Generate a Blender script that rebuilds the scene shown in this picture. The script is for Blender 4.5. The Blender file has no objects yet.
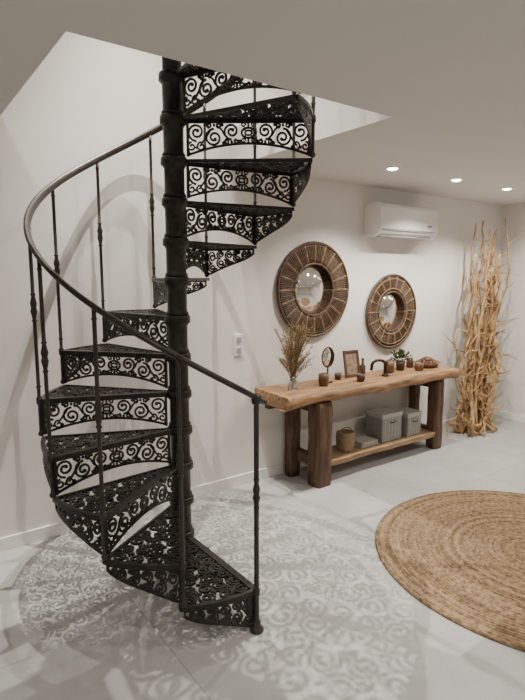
import bpy, math, random
from math import sin, cos, pi, radians
from mathutils import Vector, Matrix
random.seed(7)
SC = bpy.context.scene
COL = SC.collection

# ------------------------------------------------------------------ materials
def newmat(name):
    m = bpy.data.materials.new(name); m.use_nodes = True
    nt = m.node_tree; b = nt.nodes["Principled BSDF"]
    return m, nt, b

def mat(name, col, rough=0.5, metal=0.0, var=0.0, vscale=8.0, bump=0.0, bscale=40.0, stretch=None, detail=4):
    m, nt, b = newmat(name)
    b.inputs["Base Color"].default_value = (*col, 1)
    b.inputs["Roughness"].default_value = rough
    b.inputs["Metallic"].default_value = metal
    tc = nt.nodes.new("ShaderNodeTexCoord"); mp = nt.nodes.new("ShaderNodeMapping")
    nt.links.new(tc.outputs["Object"], mp.inputs[0])
    if stretch: mp.inputs["Scale"].default_value = stretch
    if var > 0:
        n = nt.nodes.new("ShaderNodeTexNoise"); n.inputs["Scale"].default_value = vscale
        n.inputs["Detail"].default_value = detail
        r = nt.nodes.new("ShaderNodeValToRGB")
        r.color_ramp.elements[0].position = 0.3; r.color_ramp.elements[1].position = 0.7
        r.color_ramp.elements[0].color = (*[c*(1-var) for c in col], 1)
        r.color_ramp.elements[1].color = (*[min(1, c*(1+var)) for c in col], 1)
        nt.links.new(mp.outputs[0], n.inputs["Vector"]); nt.links.new(n.outputs["Fac"], r.inputs[0])
        nt.links.new(r.outputs[0], b.inputs["Base Color"])
    if bump > 0:
        n2 = nt.nodes.new("ShaderNodeTexNoise"); n2.inputs["Scale"].default_value = bscale
        bp = nt.nodes.new("ShaderNodeBump"); bp.inputs["Strength"].default_value = bump
        bp.inputs["Distance"].default_value = 0.01
        nt.links.new(mp.outputs[0], n2.inputs["Vector"]); nt.links.new(n2.outputs["Fac"], bp.inputs["Height"])
        nt.links.new(bp.outputs[0], b.inputs["Normal"])
    return m

def emit(name, col, s):
    m, nt, b = newmat(name)
    b.inputs["Base Color"].default_value = (*col, 1)
    b.inputs["Emission Color"].default_value = (*col, 1)
    b.inputs["Emission Strength"].default_value = s
    return m

M_WALL = mat("wall_paint", (.80, .775, .735), .85, var=.015, vscale=3, bump=.05, bscale=120)
M_CEIL = mat("ceiling_paint", (.73, .705, .67), .9, var=.01, vscale=2)
M_TRIM = mat("trim_white", (.84, .82, .79), .5)
M_IRON = mat("cast_iron", (.032, .028, .025), .40, .45, var=.3, vscale=30, bump=.15, bscale=150)
M_RAIL = mat("handrail_steel", (.062, .054, .048), .36, .6, var=.15, vscale=20)
M_WOOD = mat("slab_wood", (.31, .17, .075), .5, var=.6, vscale=5, bump=.5, bscale=18, stretch=(.8, 8, 8), detail=9)
M_WOODD = mat("old_log_wood", (.095, .050, .025), .65, var=.65, vscale=6, bump=.8, bscale=20, stretch=(6, 6, .8), detail=8)
M_WOODE = mat("shelf_wood", (.32, .20, .11), .6, var=.4, vscale=6, bump=.3, bscale=20, stretch=(.8, 8, 8), detail=8)
M_DRIFT = mat("driftwood_bark", (.42, .265, .125), .75, var=.5, vscale=9, bump=.4, bscale=40, stretch=(3, 3, 1))
M_RATT = mat("rattan", (.085, .048, .025), .6, var=.4, vscale=30, bump=.4, bscale=90)
M_RATTL = mat("rattan_light", (.23, .145, .075), .6, var=.3, vscale=30)
M_RATTD = mat("rattan_dark", (.04, .024, .014), .7)
M_WHITEP = mat("white_plastic", (.85, .84, .81), .35)
M_GRAYP = mat("grey_slot", (.35, .35, .34), .5)
M_BRONZE = mat("aged_bronze", (.06, .035, .022), .35, .7)
M_STRAW = mat("dried_grass", (.34, .24, .12), .8, var=.3, vscale=20)
M_LEAF = mat("leaf_green", (.06, .10, .03), .6, var=.4, vscale=30)
M_CLAY = mat("clay_brown", (.095, .048, .028), .55, var=.2, vscale=20)
M_CUP = mat("turned_wood", (.17, .09, .042), .5, var=.3, vscale=20)
M_WICK = mat("wicker", (.30, .21, .12), .7, var=.35, vscale=60, bump=.6, bscale=120)
M_PHOTO = mat("print_paper", (.25, .18, .12), .6, var=.5, vscale=25)
M_GREYF = mat("linen_grey", (.24, .235, .225), .8, var=.12, vscale=60)
M_GREYL = mat("linen_light", (.38, .37, .35), .8)
M_POT = mat("potpourri", (.16, .08, .045), .8, var=.6, vscale=60)
M_LAMP = emit("lamp_glow", (1, .96, .9), 30)
m, nt, b = newmat("mirror_glass"); b.inputs["Base Color"].default_value = (.88, .87, .85, 1)
b.inputs["Metallic"].default_value = 1; b.inputs["Roughness"].default_value = .02; M_MIRR = m
m, nt, b = newmat("clear_glass"); b.inputs["Base Color"].default_value = (.85, .88, .85, 1)
b.inputs["Roughness"].default_value = .05; b.inputs["Transmission Weight"].default_value = .85; M_GLASS = m

# floor
m, nt, b = newmat("concrete_tile"); M_FLOOR = m
tc = nt.nodes.new("ShaderNodeTexCoord"); mp = nt.nodes.new("ShaderNodeMapping")
mp.inputs["Location"].default_value = (1.45, .05, 0)
nt.links.new(tc.outputs["Object"], mp.inputs[0])
br = nt.nodes.new("ShaderNodeTexBrick"); br.offset = 0; br.squash = 1
br.inputs["Scale"].default_value = 1; br.inputs["Brick Width"].default_value = 2.4; br.inputs["Row Height"].default_value = 2.4
br.inputs["Mortar Size"].default_value = .003; br.inputs["Mortar Smooth"].default_value = .3
nt.links.new(mp.outputs[0], br.inputs["Vector"])
n1 = nt.nodes.new("ShaderNodeTexNoise"); n1.inputs["Scale"].default_value = 2.6; n1.inputs["Detail"].default_value = 10; n1.inputs["Roughness"].default_value = .7
nt.links.new(tc.outputs["Object"], n1.inputs["Vector"])
r1 = nt.nodes.new("ShaderNodeValToRGB")
r1.color_ramp.elements[0].position = .3; r1.color_ramp.elements[0].color = (.355, .352, .342, 1)
r1.color_ramp.elements[1].position = .7; r1.color_ramp.elements[1].color = (.455, .45, .438, 1)
nt.links.new(n1.outputs["Fac"], r1.inputs[0])
nt.links.new(r1.outputs[0], br.inputs["Color1"]); nt.links.new(r1.outputs[0], br.inputs["Color2"])
br.inputs["Mortar"].default_value = (.27, .265, .255, 1)
nt.links.new(br.outputs["Color"], b.inputs["Base Color"])
b.inputs["Roughness"].default_value = .62
b.inputs["Specular IOR Level"].default_value = .3

# rug
m, nt, b = newmat("jute_braid"); M_RUG = m
tc = nt.nodes.new("ShaderNodeTexCoord")
gr = nt.nodes.new("ShaderNodeTexNoise"); gr.inputs["Scale"].default_value = 45; gr.inputs["Detail"].default_value = 3
nt.links.new(tc.outputs["Object"], gr.inputs["Vector"])
ln = nt.nodes.new("ShaderNodeVectorMath"); ln.operation = 'LENGTH'
nt.links.new(tc.outputs["Object"], ln.inputs[0])
n3 = nt.nodes.new("ShaderNodeTexNoise"); n3.noise_dimensions = '1D'; n3.inputs["Scale"].default_value = 30; n3.inputs["Detail"].default_value = 2
nt.links.new(ln.outputs["Value"], n3.inputs["W"])
mx = nt.nodes.new("ShaderNodeMath"); mx.operation = 'MULTIPLY_ADD'; mx.inputs[1].default_value = .35
nt.links.new(n3.outputs["Fac"], mx.inputs[0])
hf = nt.nodes.new("ShaderNodeMath"); hf.operation = 'MULTIPLY'; hf.inputs[1].default_value = .65
nt.links.new(gr.outputs["Fac"], hf.inputs[0]); nt.links.new(hf.outputs[0], mx.inputs[2])
rr = nt.nodes.new("ShaderNodeValToRGB")
rr.color_ramp.elements[0].position = .38; rr.color_ramp.elements[0].color = (.13, .078, .038, 1)
rr.color_ramp.elements[1].position = .62; rr.color_ramp.elements[1].color = (.34, .23, .13, 1)
nt.links.new(mx.outputs[0], rr.inputs[0]); nt.links.new(rr.outputs[0], b.inputs["Base Color"])
b.inputs["Roughness"].default_value = .9
bp = nt.nodes.new("ShaderNodeBump"); bp.inputs["Strength"].default_value = .6; bp.inputs["Distance"].default_value = .01
nt.links.new(gr.outputs["Fac"], bp.inputs["Height"]); nt.links.new(bp.outputs[0], b.inputs["Normal"])

# ------------------------------------------------------------------ mesh builder
class MB:
    def __init__(s): s.v = []; s.f = []; s.mi = []; s.sm = []; s.cur = 0
    def face(s, idx, smooth=False):
        s.f.append(idx); s.mi.append(s.cur); s.sm.append(smooth)
    def box(s, a, b, mp=None):
        n = len(s.v)
        for z in (a[2], b[2]):
            for y in (a[1], b[1]):
                for x in (a[0], b[0]):
                    s.v.append(mp(x, y, z) if mp else (x, y, z))
        for q in ((0,2,3,1),(4,5,7,6),(0,1,5,4),(2,6,7,3),(0,4,6,2),(1,3,7,5)):
            s.face([n+i for i in q])
    def ribbon(s, pts, w, th, mp, closed=False):
        N = len(pts); n = len(s.v)
        for i in range(N):
            if closed: a = pts[(i-1) % N]; c = pts[(i+1) % N]
            else: a = pts[max(0, i-1)]; c = pts[min(N-1, i+1)]
            dx, dy = c[0]-a[0], c[1]-a[1]; L = math.hypot(dx, dy) or 1
            nx, ny = -dy/L*w/2, dx/L*w/2
            x, y = pts[i]
            s.v += [mp(x+nx, y+ny, th/2), mp(x-nx, y-ny, th/2), mp(x-nx, y-ny, -th/2), mp(x+nx, y+ny, -th/2)]
        for i in range(N if closed else N-1):
            j = (i+1) % N
            for k in range(4):
                l = (k+1) % 4
                s.face([n+i*4+k, n+i*4+l, n+j*4+l, n+j*4+k])
        if not closed:
            s.face([n, n+3, n+2, n+1]); e = n+(N-1)*4; s.face([e, e+1, e+2, e+3])
    def disc(s, c, r, th, mp, k=8):
        n = len(s.v)
        for z in (th/2, -th/2):
            for i in range(k):
                a = 2*pi*i/k; s.v.append(mp(c[0]+r*cos(a), c[1]+r*sin(a), z))
        s.face([n+i for i in range(k)]); s.face([n+k+i for i in reversed(range(k))])
        for i in range(k):
            j = (i+1) % k; s.face([n+i, n+k+i, n+k+j, n+j])
    def lathe(s, prof, c=(0, 0, 0), k=20, mp=None):
        n = len(s.v)
        for r, z in prof:
            for i in range(k):
                a = 2*pi*i/k; p = (c[0]+r*cos(a), c[1]+r*sin(a), c[2]+z)
                s.v.append(mp(*p) if mp else p)
        for q in range(len(prof)-1):
            for i in range(k):
                j = (i+1) % k
                s.face([n+q*k+i, n+q*k+j, n+(q+1)*k+j, n+(q+1)*k+i], True)
        s.face([n+i for i in reversed(range(k))]); e = n+(len(prof)-1)*k
        s.face([e+i for i in range(k)])
    def tube(s, pts, rad, k=6, flat=1.0):
        n = len(s.v); N = len(pts); P = [Vector(p) for p in pts]
        if not hasattr(rad, '__len__'): rad = [rad]*N
        ref = None
        for i in range(N):
            t = (P[min(N-1, i+1)]-P[max(0, i-1)])
            if t.length < 1e-9: t = Vector((0, 0, 1))
            t.normalize()
            if ref is None: ref = Vector((0, 0, 1)) if abs(t.z) < .8 else Vector((1, 0, 0))
            a = t.cross(ref); a.normalize(); bb = a.cross(t); bb.normalize(); ref = bb
            for q in range(k):
                an = 2*pi*q/k + pi/k
                s.v.append(tuple(P[i]+a*cos(an)*rad[i]+bb*sin(an)*rad[i]*flat))
        for i in range(N-1):
            for q in range(k):
                r = (q+1) % k
                s.face([n+i*k+q, n+i*k+r, n+(i+1)*k+r, n+(i+1)*k+q], True)
        s.face([n+q for q in reversed(range(k))]); e = n+(N-1)*k; s.face([e+q for q in range(k)])
    def mesh(s, name, mats):
        me = bpy.data.meshes.new(name); me.from_pydata(s.v, [], s.f)
        for m_ in mats: me.materials.append(m_)
        me.polygons.foreach_set("material_index", s.mi); me.polygons.foreach_set("use_smooth", s.sm)
        me.validate(); me.update()
        import bmesh
        bm = bmesh.new(); bm.from_mesh(me); bmesh.ops.recalc_face_normals(bm, faces=bm.faces); bm.to_mesh(me); bm.free()
        return me
    def obj(s, name, mats, parent=None, loc=(0, 0, 0), rot=(0, 0, 0), bevel=0):
        o = bpy.data.objects.new(name, s.mesh(name, mats)); COL.objects.link(o)
        o.location = loc; o.rotation_euler = rot
        if parent: o.parent = parent
        if bevel:
            bv = o.modifiers.new("bevel", 'BEVEL'); bv.width = bevel; bv.segments = 3; bv.limit_method = 'ANGLE'
        return o
def empty(name, loc=(0, 0, 0)):
    o = bpy.data.objects.new(name, None); o.location = loc; COL.objects.link(o); o.empty_display_size = .1; return o

# ------------------------------------------------------------------ room shell
WX0, WX1, WY0, WY1 = -1.6, 5.95, -3.0, 3.44
H, H2, SL = 2.5, 5.2, .27
OX0, OX1, OY = .575, 2.20, 1.90
mb = MB(); mb.box((WX0-.1, WY0-.1, -.1), (WX1+.1, WY1+.1, 0)); mb.obj("floor", [M_FLOOR])
mb = MB()
mb.box((WX0, WY0, H), (WX1, OY, H+SL)); mb.box((WX0, OY, H), (OX0, WY1, H+SL)); mb.box((OX1, OY, H), (WX1, WY1, H+SL))
mb.obj("ceiling", [M_CEIL])
mb = MB(); mb.box((WX0-.1, WY0-.1, H2), (WX1+.1, WY1+.1, H2+.1)); mb.obj("ceiling_upper", [M_CEIL])
for nm, a, c in (("wall_back", (WX0-.1, WY1, 0), (WX1+.1, WY1+.1, H2)), ("wall_right", (WX1, WY0, 0), (WX1+.1, WY1, H2)),
                 ("wall_left", (WX0-.1, WY0, 0), (WX0, WY1, H2)), ("wall_front", (WX0-.1, WY0-.1, 0), (WX1+.1, WY0, H2))):
    mb = MB(); mb.box(a, c); mb.obj(nm, [M_WALL])
for nm, a, c in (("baseboard_back", (WX0, WY1-.014, 0), (WX1, WY1, .085)), ("baseboard_right", (WX1-.014, WY0, 0), (WX1, WY1-.014, .085)),
                 ("baseboard_left", (WX0, WY0, 0), (WX0+.014, WY1-.014, .085)), ("baseboard_front", (WX0+.014, WY0, 0), (WX1-.014, WY0+.014, .085))):
    mb = MB(); mb.box(a, c); mb.obj(nm, [M_TRIM], bevel=.003)

# ------------------------------------------------------------------ downlights, plus added fill rows
def downlight(x, y, z, power, rad=.03, size=130, name="ceiling_spot_or_fill", col=(1, .935, .85)):
    e = empty(name, (x, y, z))
    mb = MB(); mb.lathe([(.040, -.004), (.044, -.006), (.054, -.005), (.056, 0), (.040, 0)], k=24)
    mb.obj("trim_ring", [M_WHITEP], e)
    mb = MB(); mb.lathe([(.010, -.016), (.028, -.013), (.040, -.003), (.040, -.001)], k=20); mb.obj("glowing_lens", [M_LAMP], e)
    l = bpy.data.lights.new("lamp", 'SPOT'); l.energy = power; l.spot_size = radians(size); l.spot_blend = .7
    l.shadow_soft_size = rad; l.color = col
    lo = bpy.data.objects.new("lamp", l); COL.objects.link(lo); lo.parent = e; lo.location = (0, 0, -.055)
for x, p in ((3.22, 92), (4.03, 95), (4.82, 85), (5.5, 35)): downlight(x, 2.76, H, p, .015)
for x, p in ((-.9, 48), (.6, 34), (2.1, 38), (3.6, 75), (5.1, 65)): downlight(x, .9, H, p)  # unseen row added as soft fill for the room
for x in (-.9, .6, 2.1, 3.6, 5.1): downlight(x, -1.3, H, 40)  # second added fill row, behind the camera
for x, y, p, s in ((1.38, 2.62, 800, 50), (1.85, 2.95, 560, 60), (1.05, 3.0, 200, 60), (-.5, 1.5, 140, 140), (3.4, 1.6, 140, 140)):
    downlight(x, y, H2, p, rad=.010, size=s)

# ------------------------------------------------------------------ spiral staircase
CX, CY = 1.332, 2.636
R = .725; RP = .050; RISE = .21; STEP = 28.0; TH0 = -89.0; NT = 13
stair = empty("spiral_staircase", (CX, CY, 0))

def spiral(cx, cy, r0, r1, a0, turns, n=18):
    return [(cx+(r0+(r1-r0)*t)*cos(a0+turns*2*pi*t), cy+(r0+(r1-r0)*t)*sin(a0+turns*2*pi*t)) for t in [i/(n-1) for i in range(n)]]

def scroll_panel(mb, hl, h, mp, tilt=0):
    th = .008
    def Hh(x): return h*(.66+.34*(abs(x)/hl)**2.0)
    n = 24
    mb.ribbon([(-hl, -.004), (hl, -.004)] if tilt else [(-hl+2*hl*i/12, -.004) for i in range(13)], .012, .012, mp)
    mb.ribbon([(-hl+2*hl*i/n, -Hh(-hl+2*hl*i/n)+.005) for i in range(n+1)], .012, th, mp)
    for sx in (-1, 1): mb.ribbon([(sx*(hl-.006), 0), (sx*(hl-.006), -h)], .014, th*1.3, mp)
    hc = Hh(0); yc = -hc/2
    # oval centre medallion
    mb.ribbon([(.036*cos(2*pi*i/18), yc+.026*sin(2*pi*i/18)) for i in range(18)], .011, th, mp, True)
    mb.ribbon([(.018*cos(2*pi*i/12), yc+.012*sin(2*pi*i/12)) for i in range(12)], .009, th, mp, True)
    for a in range(4):
        an = pi/4+a*pi/2; mb.ribbon([(0.012*cos(an), yc+.01*sin(an)), (.033*cos(an), yc+.026*sin(an))], .008, th, mp)
    mb.ribbon([(0, yc+.026), (0, 0)], .010, th, mp); mb.ribbon([(0, yc-.026), (0, -hc)], .010, th, mp)
    for sy in (1, -1):
        for sx in (1, -1):
            mb.ribbon(spiral(sx*.026, yc+sy*.040, .013, .006, 0, 1, 9), .008, th, mp)
    x0 = .042; cnt = max(1, round((hl-x0)/.088)); st = (hl-x0-.006)/cnt
    for sx in (-1, 1):
        for i in range(cnt):
            x = x0+(i+.5)*st; hh = Hh(x); up = (i % 2 == 0)
            r = min(st*.5, hh*.35)
            y = -.008-r if up else -hh+r+.006
            sg = 1 if up else -1
            pts = spiral(x, y, r, r*.22, -sg*pi/2, sg*1.6, 22)
            mb.ribbon([(sx*p[0], p[1]) for p in pts], .011, th, mp)
            mb.disc((sx*pts[-1][0], pts[-1][1]), .0095, th*1.3, mp)
            r2 = max(.012, (hh-2*r-.018)*.5); r2 = min(r2, .030)
            y2 = (-hh+r2+.008) if up else (-.010-r2)
            for dx in (-.27*st, .27*st):
                pts = spiral(x+dx, y2, r2, .006, sg*pi/2, -sg*1.25, 13)
                mb.ribbon([(sx*p[0], p[1]) for p in pts], .0095, th, mp)
            mb.disc((sx*x, y2-sg*r2*.2), .008, th, mp, 6)
            xx = x+st*.5
            if i < cnt-1:
                hx = Hh(xx)
                mb.ribbon([(sx*(xx-.3*st), -hx*.5-sg*.2*hx), (sx*(xx-.08*st), -hx*.52), (sx*(xx+.05*st), -hx*.5+sg*.02), (sx*(xx+.24*st), -hx*.5+sg*.28*hx)], .010, th, mp)
            for dx in (-.46, .46):
                mb.disc((sx*(x+dx*st), -.018 if not up else -Hh(x+dx*st)+.018), .010, th, mp, 6)

def taper_panel(mb, hl, h, mp):
    # bracket-shaped outer fascia: deep at the nosing (x=+hl), shallow at the back
    th = .008
    def Hh(x):
        s = max(0, (x+hl)/(2*hl)); return .034+(h-.034)*(s**.80)*(1-.12*sin(pi*s)**2)
    n = 20
    mb.ribbon([(-hl+2*hl*i/12, -.004) for i in range(13)], .012, .012, mp)
    mb.ribbon([(-hl+2*hl*i/n, -Hh(-hl+2*hl*i/n)+.005) for i in range(n+1)], .012, th, mp)
    mb.ribbon([(hl-.006, 0), (hl-.006, -h)], .014, th*1.3, mp)
    mb.ribbon([(-hl+.005, 0), (-hl+.005, -.034)], .010, th*1.3, mp)
    x = hl-.012; j = 0
    while True:
        hh = Hh(x-.03)-.012
        w = .060 if hh > .09 else max(.026, hh*.8)
        if x-w < -hl+.006: break
        cx_ = x-w/2; hh = Hh(cx_)-.014
        if hh > .105: cells = ((.58, 1), (.42, -1))
        elif hh > .07: cells = ((.62, 1), (.38, -1))
        else: cells = ((1.0, 1),)
        if j % 2: cells = cells[::-1]
        yy = -.008
        for fr, sg in cells:
            c_h = hh*fr
            if j % 2: sg = -sg
            pts = spiral(0, 0, 1, .22, -pi/2*sg, sg*1.6, 20)
            ax, ay = w*.5, c_h*.5
            P = [(cx_+ax*u, yy-c_h/2+ay*v) for u, v in pts]
            mb.ribbon(P, .0105, th, mp); mb.disc(P[-1], .0085, th*1.3, mp)
            mb.disc((cx_+w/2, yy-c_h), .008, th, mp, 6)
            yy -= c_h
        x -= w; j += 1

def build_tread():
    mb = MB(); A = radians(STEP+1.2); th = .014
    flat = lambda x, y, z: (x, y, z-.009)
    pol = lambda r, a: (r*cos(a), r*sin(a))
    ri = .07
    mb.ribbon([pol(ri, 0.0), pol(R+.008, 0.0)], .034, .02, flat)
    mb.ribbon([pol(ri, -A), pol(R, -A)], .014, .018, flat)
    mb.ribbon([pol(R, -A*i/12) for i in range(13)], .022, .02, flat)
    nb = 8; r0 = .10; dr = (R-.014-r0)/nb
    for b_ in range(nb):
        rc = r0+(b_+.5)*dr
        arc = rc*A; c = max(1, round(arc/.080)); da = A/c
        if b_ in (2, 5): mb.ribbon([pol(rc-dr/2, -A*i/8) for i in range(9)], .008, th, flat)
        for i in range(c):
            ac = -(i+.5)*da; sg = 1 if (i+b_) % 2 else -1
            rr_ = dr*.49; aw = da*.5
            sp = spiral(0, 0, 1, .25, (b_*1.3+i*.9), sg*1.6, 21)
            mb.ribbon([pol(rc+rr_*u, ac+aw*v) for u, v in sp], .0105, th*.8, flat)
            mb.disc(pol(rc+rr_*sp[-1][0], ac+aw*sp[-1][1]), .010, th*.9, flat, 6)
            cr, ca = rc+dr*.5, ac+aw
            if b_ < nb-1:
                mb.ribbon([pol(cr-dr*.24, ca), pol(cr+dr*.24, ca)], .009, th*.8, flat)
                mb.ribbon([pol(cr, ca-aw*.45), pol(cr, ca+aw*.45)], .009, th*.8, flat)
    hl = (R-ri)/2; cx = (R+ri)/2
    scroll_panel(mb, hl, .178, lambda x, y, z: (cx+x, z, y-.018), 1)
    hl2 = R*radians(STEP)/2
    taper_panel(mb, hl2, .178, lambda x, y, z: ((R+z)*cos(x/R-radians(STEP)/2), (R+z)*sin(x/R-radians(STEP)/2), y-.018))
    mb.lathe([(RP+.001, .012), (.064, .010), (.070, .004), (.071, -.03), (.062, -.036), (.054, -.05), (.054, -.175), (.062, -.185), (.062, -.198), (RP+.001, -.199)], k=24)
    return mb.mesh("tread_mesh", [M_IRON])
tm = build_tread()
for k in range(1, NT+1):
    o = bpy.data.objects.new("tread_%d" % k, tm); COL.objects.link(o); o.parent = stair
    o.location = (0, 0, RISE*k); o.rotation_euler = (0, 0, radians(TH0-STEP*(k-1)))
mb = MB(); a0 = radians(TH0-STEP*NT); zt = RISE*(NT+1)
n0 = len(mb.v)
for zz in (zt, zt-.02):
    for r in (.055, R+.01):
        for i in range(13):
            a = a0-radians(85)*i/12; mb.v.append((r*cos(a), r*sin(a), zz))
for i in range(12):
    mb.face([n0+i, n0+i+1, n0+13+i+1, n0+13+i]); mb.face([n0+26+i, n0+39+i, n0+40+i, n0+27+i]); mb.face([n0+13+i, n0+14+i, n0+40+i, n0+39+i])
mb.obj("landing_plate", [M_IRON], stair)
mb = MB()
mb.lathe([(.11, 0), (.11, .012), (.085, .02), (.07, .035), (RP, .05), (RP, 3.0), (.065, 3.01), (.065, 3.06), (RP, 3.08), (RP, 3.75), (.07, 3.77), (.075, 3.82), (.05, 3.88), (.01, 3.9)], k=28)
mb.obj("central_pole", [M_IRON], stair)
RB = R+.012
def railz(k): return 1.14+RISE*(k-1)
mb = MB()
for k in range(1, NT+2):
    a = radians(TH0-STEP*(k-1)); x, y = RB*cos(a), RB*sin(a)
    zt_ = railz(k); zb = 0 if k == 1 else RISE*k-.205
    r = .0095 if k > 1 else .012
    L = zt_-(RISE*k)
    z0 = RISE*k
    kz = z0+L*.52
    prof = [(.004, zb), (.014, zb+.006), (.017, zb+.018), (.010, zb+.03), (r, zb+.04), (r, z0-.03), (.016, z0-.024), (.016, z0+.006), (r, z0+.014), (r, z0+.06), (.014, z0+.066), (r, z0+.075),
            (r, kz-.075), (.015, kz-.068), (r, kz-.06), (.011, kz-.05), (.018, kz-.02), (.013, kz), (.018, kz+.02), (.011, kz+.05), (r, kz+.06), (.015, kz+.068), (r, kz+.075),
            (r, zt_-.05), (.013, zt_-.045), (r, zt_-.035), (r, zt_)]
    if k == 1:
        prof = [(.034, 0), (.036, .008), (.03, .018), (.018, .03), (.022, .045), (.013, .06)]+prof[5:]
    mb.lathe(prof, (x, y, 0), k=10)
mb.obj("balusters", [M_RAIL], stair)
mb = MB(); pts = []
steps = NT*8
for i in range(-1, steps+1):
    kk = 1+i/8.0; a = radians(TH0-STEP*(kk-1)); pts.append((RB*cos(a), RB*sin(a), railz(kk)+.01))
mb.tube(pts, .022, k=12, flat=.6)
a = radians(TH0)
mb.lathe([(.004, -.03), (.02, -.02), (.024, 0), (.02, .02), (.004, .028)], (RB*cos(a)+.0, RB*sin(a), railz(1)+.004), k=14)
mb.obj("handrail", [M_RAIL], stair)

# ------------------------------------------------------------------ rug
mb = MB(); rings = 44; RR = .96; prof = []
dr = RR/rings
for i in range(rings):
    for q in range(4):
        t = q/4; prof.append((.001+i*dr+t*dr, .008+.010*abs(sin(pi*t))**.7))
prof += [(RR, .006), (RR-.002, 0.0005)]
mb.lathe([(r_, z_) for r_, z_ in prof], k=120)
mb.obj("round_jute_rug", [M_RUG], loc=(3.12, 1.455, 0))

# ------------------------------------------------------------------ air conditioner
mb = MB()
sec = [(3.44, 2.05), (3.30, 2.05), (3.255, 2.075), (3.232, 2.12), (3.228, 2.20), (3.235, 2.30), (3.25, 2.33), (3.28, 2.342), (3.44, 2.342)]
X0, X1 = 3.64, 4.46
n0 = len(mb.v); K = len(sec)
for x in (X0, X1):
    for y, z in sec: mb.v.append((x, y, z))
for i in range(K):
    j = (i+1) % K; mb.face([n0+i, n0+j, n0+K+j, n0+K+i])
mb.face([n0+i for i in range(K)]); mb.face([n0+K+i for i in reversed(range(K))])
ac = empty("wall_air_conditioner", (0, 0, 0))
mb.obj("casing", [M_WHITEP], ac, bevel=.008)
mb = MB()
mb.box((X0+.03, 3.230, 2.102), (X1-.03, 3.26, 2.112)); mb.box((X0+.05, 3.262, 2.045), (X1-.05, 3.33, 2.053))
mb.obj("vent_slot", [M_GRAYP], ac)
mb = MB(); mb.box((X1-.16, 3.2275, 2.15), (X1-.10, 3.2335, 2.17)); mb.obj("display", [M_GRAYP], ac)

# ------------------------------------------------------------------ wall switch
mb = MB()
for dz in (-.042, .042):
    mb.cur = 0; mb.box((2.262-.04, 3.43, 1.154+dz-.041), (2.262+.04, 3.44, 1.154+dz+.041))
    mb.cur = 1; mb.box((2.262-.020, 3.426, 1.154+dz-.020), (2.262+.020, 3.431, 1.154+dz+.020))
mb.obj("wall_switch", [M_WHITEP, M_GRAYP])

# ------------------------------------------------------------------ mirrors
def round_mirror(x, z, ro, rin, style):
    e = empty("round_rattan_mirror", (x, WY1, z))
    mpp = lambda a, b_, c: (a, -c, b_)
    def ring(mb, r, tr, zz, k=64):
        pts = [(r*cos(2*pi*i/k), -zz, r*sin(2*pi*i/k)) for i in range(k+1)]
        mb.tube(pts, tr, 8)
    mb = MB(); mb.lathe([(rin-.02, .004), (ro-.012, .004), (ro-.012, .014), (rin-.02, .014)], k=64, mp=mpp); mb.obj("backing", [M_RATTD], e)
    mb = MB(); mb.lathe([(.001, .010), (rin, .010), (rin, .018), (.001, .018)], k=64, mp=mpp); mb.obj("mirror_glass", [M_MIRR], e)
    mb = MB()
    n = int(2*pi*ro/.020/6)*6
    for i in range(n):
        a = 2*pi*i/n; big = (i % 6 == 0); mb.cur = (1 if big else 0)
        pts = [(r*cos(a), -(.018+(.005 if big else 0)+.004*sin(pi*(r-rin)/(ro-rin))), r*sin(a)) for r in [rin+(ro-rin)*q/4 for q in range(5)]]
        mb.tube(pts, [.0052, .0062, .0075, .0085, .0095], 6)
    mb.cur = 0
    ring(mb, ro, .013, .024); ring(mb, rin, .009, .021)
    if style == 0:
        ring(mb, ro-.026, .005, .026)
    else:
        mb.cur = 1; ring(mb, rin+.03, .005, .026); ring(mb, ro-.035, .005, .028)
    mb.obj("woven_frame", [M_RATT, M_RATTL], e)
round_mirror(3.035, 1.575, .398, .222, 0)
round_mirror(4.046, 1.348, .352, .192, 1)

# ------------------------------------------------------------------ console table
tab = empty("rustic_console_table", (0, 0, 0))
def nz(x, s=0): return sin(x*5.1+s)*.5+sin(x*11.7+s*2.1)*.3+sin(x*23.3+s*.7)*.2
mb = MB(); NX = 60; TX0, TX1 = 2.41, 4.52; sec_n = 0
for i in range(NX+1):
    x = TX0+(TX1-TX0)*i/NX; u = i/NX
    yf = 2.955+.045*sin(pi*u)+.018*nz(x, 1); yb = 3.415+.008*nz(x, 4)
    zt_ = .80-.012*sin(pi*u); thk = .10+.014*nz(x, 2)
    s_ = [(yf+.012, zt_-.006), (yf+.03, zt_), ((yf+yb)/2, zt_), (yb-.012, zt_), (yb, zt_-.01), (yb-.006, zt_-thk+.01), (yb-.02, zt_-thk), ((yf+yb)/2, zt_-thk), (yf+.045, zt_-thk), (yf+.014, zt_-thk+.014), (yf, zt_-thk*.5)]
    sec_n = len(s_)
    for y, z in s_:
        xx = x + ((.03*sin(y*14)+.015*sin(y*37)) if i in (0, NX) else 0)
        mb.v.append((xx, y, z))
for i in range(NX):
    for q in range(sec_n):
        r = (q+1) % sec_n; mb.face([i*sec_n+q, i*sec_n+r, (i+1)*sec_n+r, (i+1)*sec_n+q], q not in (1, 2, 7, 6))
mb.face([q for q in range(sec_n)]); mb.face([NX*sec_n+q for q in reversed(range(sec_n))])
mb.obj("live_edge_slab", [M_WOOD], tab, bevel=0)
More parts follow.
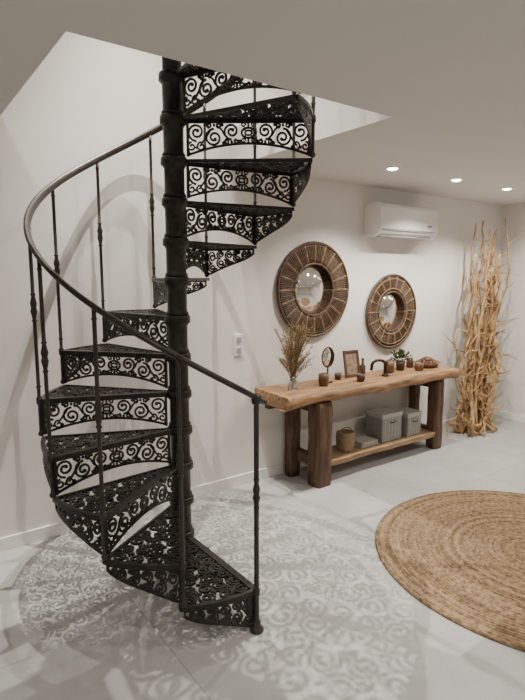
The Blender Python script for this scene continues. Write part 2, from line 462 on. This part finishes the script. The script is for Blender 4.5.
def log(mb, p0, p1, rx, ry, seed, n=14, k=28, sq=9):
    n0 = len(mb.v); P0, P1 = Vector(p0), Vector(p1)
    for i in range(n+1):
        t = i/n; c = P0.lerp(P1, t)
        s1 = 1+.08*nz(t*1.3, seed); s2 = 1+.08*nz(t*1.3, seed+3)
        e = 1-(.08 if i in (0, n) else 0)
        for q in range(k):
            a = 2*pi*q/k; ca, sa = cos(a), sin(a)
            f_ = (abs(ca)**sq+abs(sa)**sq)**(-1/sq)*(1+.02*sin(q*1.7+seed+t*2))
            mb.v.append((c.x+rx*s1*e*ca*f_, c.y+ry*s2*e*sa*f_, c.z))
    for i in range(n):
        for q in range(k):
            r = (q+1) % k; mb.face([n0+i*k+q, n0+i*k+r, n0+(i+1)*k+r, n0+(i+1)*k+q], True)
    mb.face([n0+q for q in reversed(range(k))]); mb.face([n0+n*k+q for q in range(k)])
mb = MB()
log(mb, (2.80, 3.06, 0), (2.80, 3.06, .70), .076, .076, 1)
log(mb, (2.75, 3.35, 0), (2.75, 3.35, .70), .054, .048, 2)
log(mb, (4.35, 3.09, 0), (4.35, 3.09, .70), .060, .060, 5)
log(mb, (4.37, 3.36, 0), (4.37, 3.36, .70), .048, .042, 7)
mb.obj("log_legs", [M_WOODD], tab)
mb = MB()
for (x, z) in ((2.775, .20), (4.345, .16), (2.775, .65), (4.345, .65)):
    mb.box((x-.035, 3.10, z-.045), (x+.035, 3.34, z+.045))
mb.box((2.46, 3.30, .63), (4.45, 3.36, .70))
mb.obj("cross_rails", [M_WOODD], tab, bevel=.008)
mb = MB(); NX = 30; n0 = 0
for i in range(NX+1):
    x = 2.84+(4.32-2.84)*i/NX; yf = 3.035+.012*nz(x, 3)
    for y, z in ((yf, .18), (3.33, .18), (3.335, .14), (yf+.005, .135)): mb.v.append((x, y, z))
for i in range(NX):
    for q in range(4):
        r = (q+1) % 4; mb.face([i*4+q, i*4+r, i*4+4+r, i*4+4+q])
mb.face([0, 1, 2, 3]); mb.face([NX*4+3, NX*4+2, NX*4+1, NX*4])
mb.obj("lower_shelf", [M_WOODE], tab, bevel=.004)

# ------------------------------------------------------------------ things on console
TZ = .792
e = empty("dried_grass_vase", (2.60, 3.17, TZ+.001))
mb = MB(); mb.lathe([(.03, 0), (.038, .01), (.042, .04), (.036, .075), (.022, .095), (.026, .115), (.022, .113), (.018, .095), (.030, .07), (.034, .04), (.03, .015), (.002, .012)], k=20); mb.obj("glass_vase", [M_GLASS], e)
mb = MB()
for i in range(130):
    a = random.uniform(0, 2*pi); sp = random.uniform(.02, .20)**1.0; hgt = random.uniform(.25, .56)
    dx, dy = cos(a)*sp+.02, sin(a)*sp*.7
    pts = []
    for q in range(8):
        t = q/7; w = t**1.5
        pts.append((dx*w+.004*sin(i+q), dy*w, .02+t*hgt-.05*sp/.17*t**3))
    mb.tube(pts, [.0016]*8, 3)
    for q in range(30):
        t = random.uniform(.5, 1); w = t**1.5; p = Vector((dx*w, dy*w, .02+t*hgt-.05*sp/.17*t**3))
        d = Vector((random.uniform(-1, 1), random.uniform(-1, 1), random.uniform(.1, 1.3))).normalized()*random.uniform(.012, .035)
        mb.tube([p, p+d], [.0018, .0006], 3)
mb.obj("dried_stems", [M_STRAW], e)
e = empty("small_vanity_mirror", (3.05, 3.25, TZ+.001))
mb = MB(); mb.lathe([(.045, 0), (.045, .008), (.012, .016), (.007, .03), (.007, .13), (.004, .135)], k=18)
pts = [(.068*cos(2*pi*i/32), 0, .215+.085*sin(2*pi*i/32)) for i in range(33)]; mb.tube(pts, .006, 6)
mb.obj("stand", [M_BRONZE], e)
mb = MB(); mb.lathe([(.001, -.003), (.066, -.003), (.066, .003), (.001, .003)], k=32, mp=lambda a, b_, c: (a, c, .215+b_*1.25)); mb.obj("mirror_glass", [M_MIRR], e)
def cup(name, x, y, r, h, mt, z=TZ):
    mb = MB(); mb.lathe([(r*.8, 0), (r*.95, h*.15), (r, h*.6), (r*.98, h), (r*.85, h), (r*.85, h*.6), (r*.7, h*.15), (.001, h*.13)], k=20)
    return mb.obj(name, [mt], loc=(x, y, z+.001))
cup("wooden_cup", 2.93, 3.17, .044, .10, M_CUP); cup("candle_jar", 3.32, 3.12, .036, .06, M_CLAY)
cup("wooden_cup", 3.83, 3.24, .046, .11, M_CUP); cup("wooden_cup", 4.14, 3.14, .042, .075, M_CUP)
cup("candle_jar", 3.22, 3.30, .03, .05, M_CLAY); cup("candle_jar", 4.20, 3.30, .035, .09, M_CLAY)
e = empty("picture_frame", (3.40, 3.29, TZ+.001)); e.rotation_euler = (radians(-12), 0, radians(-8))
mb = MB(); w, hh, t = .085, .24, .022
mb.box((-w, -.008, 0), (-w+t, .008, hh)); mb.box((w-t, -.008, 0), (w, .008, hh)); mb.box((-w+t, -.008, 0), (w-t, .008, t)); mb.box((-w+t, -.008, hh-t), (w-t, .008, hh))
mb.obj("frame", [M_CLAY], e, bevel=.002)
mb = MB(); mb.box((-w+t, 0, t), (w-t, .006, hh-t)); mb.obj("print", [M_PHOTO], e)
mb = MB(); mb.lathe([(.024, 0), (.028, .01), (.028, .08), (.012, .105), (.010, .14), (.014, .145), (.014, .155), (.002, .157)], k=18)
mb.obj("brown_bottle", [M_CLAY], loc=(3.53, 3.30, TZ+.001))
mb = MB()
mb.lathe([(.035, 0), (.035, .006), (.022, .014), (.018, .03), (.018, .11), (.022, .115), (.02, .135), (.004, .14)], k=16)
pts = [(0, 0, .095)]+[(-.07+.07*cos(a), 0, .095+.05*sin(a)) for a in [pi*i/10 for i in range(1, 10)]]+[(-.142, 0, .055)]
mb.tube(pts, .014, 10); mb.tube([(0, 0, .12), (.035, 0, .145), (.06, 0, .15)], [.006, .006, .009], 8)
mb.obj("bronze_tap", [M_BRONZE], loc=(3.68, 3.16, TZ+.001), rot=(0, 0, radians(-20)))
e = empty("potted_plant", (4.02, 3.27, TZ+.001))
mb = MB(); mb.lathe([(.036, 0), (.044, .06), (.05, .085), (.045, .085), (.04, .07), (.001, .068)], k=20); mb.obj("pot", [M_CLAY], e)
mb = MB()
for i in range(190):
    a = random.uniform(0, 2*pi); el = random.uniform(.1, 1.5); r = random.uniform(.03, .10)
    c = Vector((cos(a)*cos(el)*r, sin(a)*cos(el)*r, .085+sin(el)*r*1.1))
    d = Vector((cos(a)*cos(el), sin(a)*cos(el), sin(el)+.2)).normalized(); s_ = d.cross(Vector((random.random(), random.random(), random.random()))).normalized()
    n0 = len(mb.v); L = random.uniform(.02, .035)
    mb.v += [tuple(c), tuple(c+d*L*.5+s_*.009), tuple(c+d*L), tuple(c+d*L*.5-s_*.009)]; mb.face([n0, n0+1, n0+2, n0+3])
for i in range(12):
    a = 2*pi*i/12; mb.tube([(0, 0, .06), (.03*cos(a), .03*sin(a), .11)], .002, 4)
mb.obj("foliage", [M_LEAF], e)
e = empty("potpourri_bowl", (4.36, 3.22, TZ+.001))
mb = MB(); mb.lathe([(.08, 0), (.12, .02), (.15, .055), (.142, .055), (.11, .025), (.001, .015)], k=32, mp=lambda a, b_, c: (a*1.0, b_*.8, c)); mb.obj("bowl", [M_CUP], e)
mb = MB()
for i in range(80):
    a = random.uniform(0, 2*pi); r = random.uniform(0, .10); z = .04+.045*(1-r/.1)+random.uniform(0, .02)
    mb.lathe([(.002, -.014), (.015, -.004), (.016, .004), (.002, .015)], (cos(a)*r*1.05, sin(a)*r*.8, z), k=6)
mb.obj("pine_cones", [M_POT], e)

# ------------------------------------------------------------------ things on the shelf
SZ = .181
mb = MB(); prof = [(.06, 0)]
for i in range(12): prof += [(.066+.012*sin(pi*i/14), .004+i*.014), (.072+.012*sin(pi*i/14), .011+i*.014)]
prof += [(.062, .172), (.06, .02), (.001, .015)]
mb.lathe(prof, k=28)
mb.tube([(-.07, 0, .165)]+[(-.07*cos(pi*i/8), 0, .165+.04*sin(pi*i/8)) for i in range(1, 8)]+[(.07, 0, .165)], .005, 6)
mb.obj("wicker_basket", [M_WICK], loc=(3.20, 3.17, SZ))
def storage_box(name, x, y, w, d, h):
    e = empty(name, (x, y, SZ))
    mb = MB(); mb.box((-w/2, -d/2, 0), (w/2, d/2, h)); mb.obj("box_body", [M_GREYF], e, bevel=.006)
    mb = MB()
    for i in range(1, 6): mb.box((-w/2+w*i/6-.006, -d/2-.002, .01), (-w/2+w*i/6+.006, -d/2+.001, h-.04))
    mb.box((-w/2-.004, -d/2-.004, h-.035), (w/2+.004, d/2+.004, h+.004)); mb.obj("lid_and_stripes", [M_GREYL], e, bevel=.001)
    mb = MB(); mb.tube([(-.035, -d/2-.004, h-.07), (-.03, -d/2-.014, h-.08), (.03, -d/2-.014, h-.08), (.035, -d/2-.004, h-.07)], .004, 6); mb.obj("handle", [M_BRONZE], e)
storage_box("fabric_storage_box", 3.73, 3.20, .27, .2, .26)
storage_box("fabric_storage_box", 4.04, 3.19, .20, .2, .22)
mb = MB()
for i in range(4): mb.box((-.11+.004*i, -.07, .012*i), (.11-.003*i, .07+.002*i, .012*i+.011))
mb.obj("magazine_stack", [M_GREYL], loc=(3.45, 3.18, SZ), bevel=.001)

# ------------------------------------------------------------------ driftwood
mb = MB(); rnd = random.Random(23)
for i in range(30):
    bx = 4.96+rnd.uniform(0, .50); by = rnd.uniform(3.08, 3.28)
    tx = 5.12+(bx-4.96)*.70+rnd.uniform(-.10, .16); ty = rnd.uniform(3.12, 3.34)
    hgt = rnd.uniform(1.0, 2.1) if i > 5 else rnd.uniform(2.15, 2.42)
    ph = rnd.uniform(0, 6); am = rnd.uniform(.03, .085); pts = []; rad = []
    r0 = rnd.uniform(.016, .034)
    kink = [0]*26
    for q in range(1, 26): kink[q] = kink[q-1]*.75+rnd.uniform(-.022, .022)
    for q in range(26):
        t = q/25
        pts.append((bx+(tx-bx)*t+am*sin(ph+t*8)+kink[q], min(3.38, by+(ty-by)*t+.025*sin(ph*2+t*8)+kink[25-q]*.6), t*hgt))
        rad.append(r0*(1-.66*t)*(1+.18*sin(ph+q*1.7)))
    mb.tube(pts, rad, 7)
    for b_ in range(rnd.randint(6, 10)):
        q = rnd.randint(4, 24); p = Vector(pts[q]); d = Vector((rnd.choice((-1, 1))*rnd.uniform(.6, 1), rnd.uniform(-.5, .1), rnd.uniform(-.2, .6))).normalized()
        L = rnd.uniform(.10, .34); sp = [p]
        for w in range(1, 7):
            d = (d+Vector((rnd.uniform(-.45, .45), rnd.uniform(-.25, .2), rnd.uniform(-.4, .5)))).normalized(); nx_ = sp[-1]+d*L/6
            nx_.x = min(nx_.x, 5.9); nx_.y = min(nx_.y, 3.41); nx_.z = min(nx_.z, 2.47); sp.append(nx_)
        mb.tube(sp, [rad[q]*.7, rad[q]*.6, rad[q]*.52, rad[q]*.45, rad[q]*.38, rad[q]*.28, .002], 5)
for i in range(26):
    x = rnd.uniform(4.96, 5.45); y = rnd.uniform(3.02, 3.3); sgn = rnd.choice((-1, 1)); pts = []
    L = rnd.uniform(.2, .45); r0 = rnd.uniform(.010, .02)
    for q in range(9):
        t = q/8; pts.append((x+sgn*L*t*.6, min(3.37, y+.04*sin(i+t*5)), r0+t*L*.7 if i % 2 else r0+.10*sin(pi*t)))
    mb.tube(pts, [r0*(1-.6*q/8) for q in range(9)], 6)
mb.obj("driftwood_branches", [M_DRIFT])

# ------------------------------------------------------------------ world + camera
w = bpy.data.worlds.new("world"); SC.world = w; w.use_nodes = True
w.node_tree.nodes["Background"].inputs[0].default_value = (.5, .48, .45, 1); w.node_tree.nodes["Background"].inputs[1].default_value = .3
cd = bpy.data.cameras.new("camera"); cam = bpy.data.objects.new("camera", cd); COL.objects.link(cam)
cd.sensor_fit = 'VERTICAL'; cd.sensor_height = 24; cd.sensor_width = 18; cd.lens = 526/700*24; cd.clip_start = .05
cam.location = (0, 0, 1.7); cam.rotation_euler = (radians(90-8.1), 0, radians(-36))
SC.camera = cam
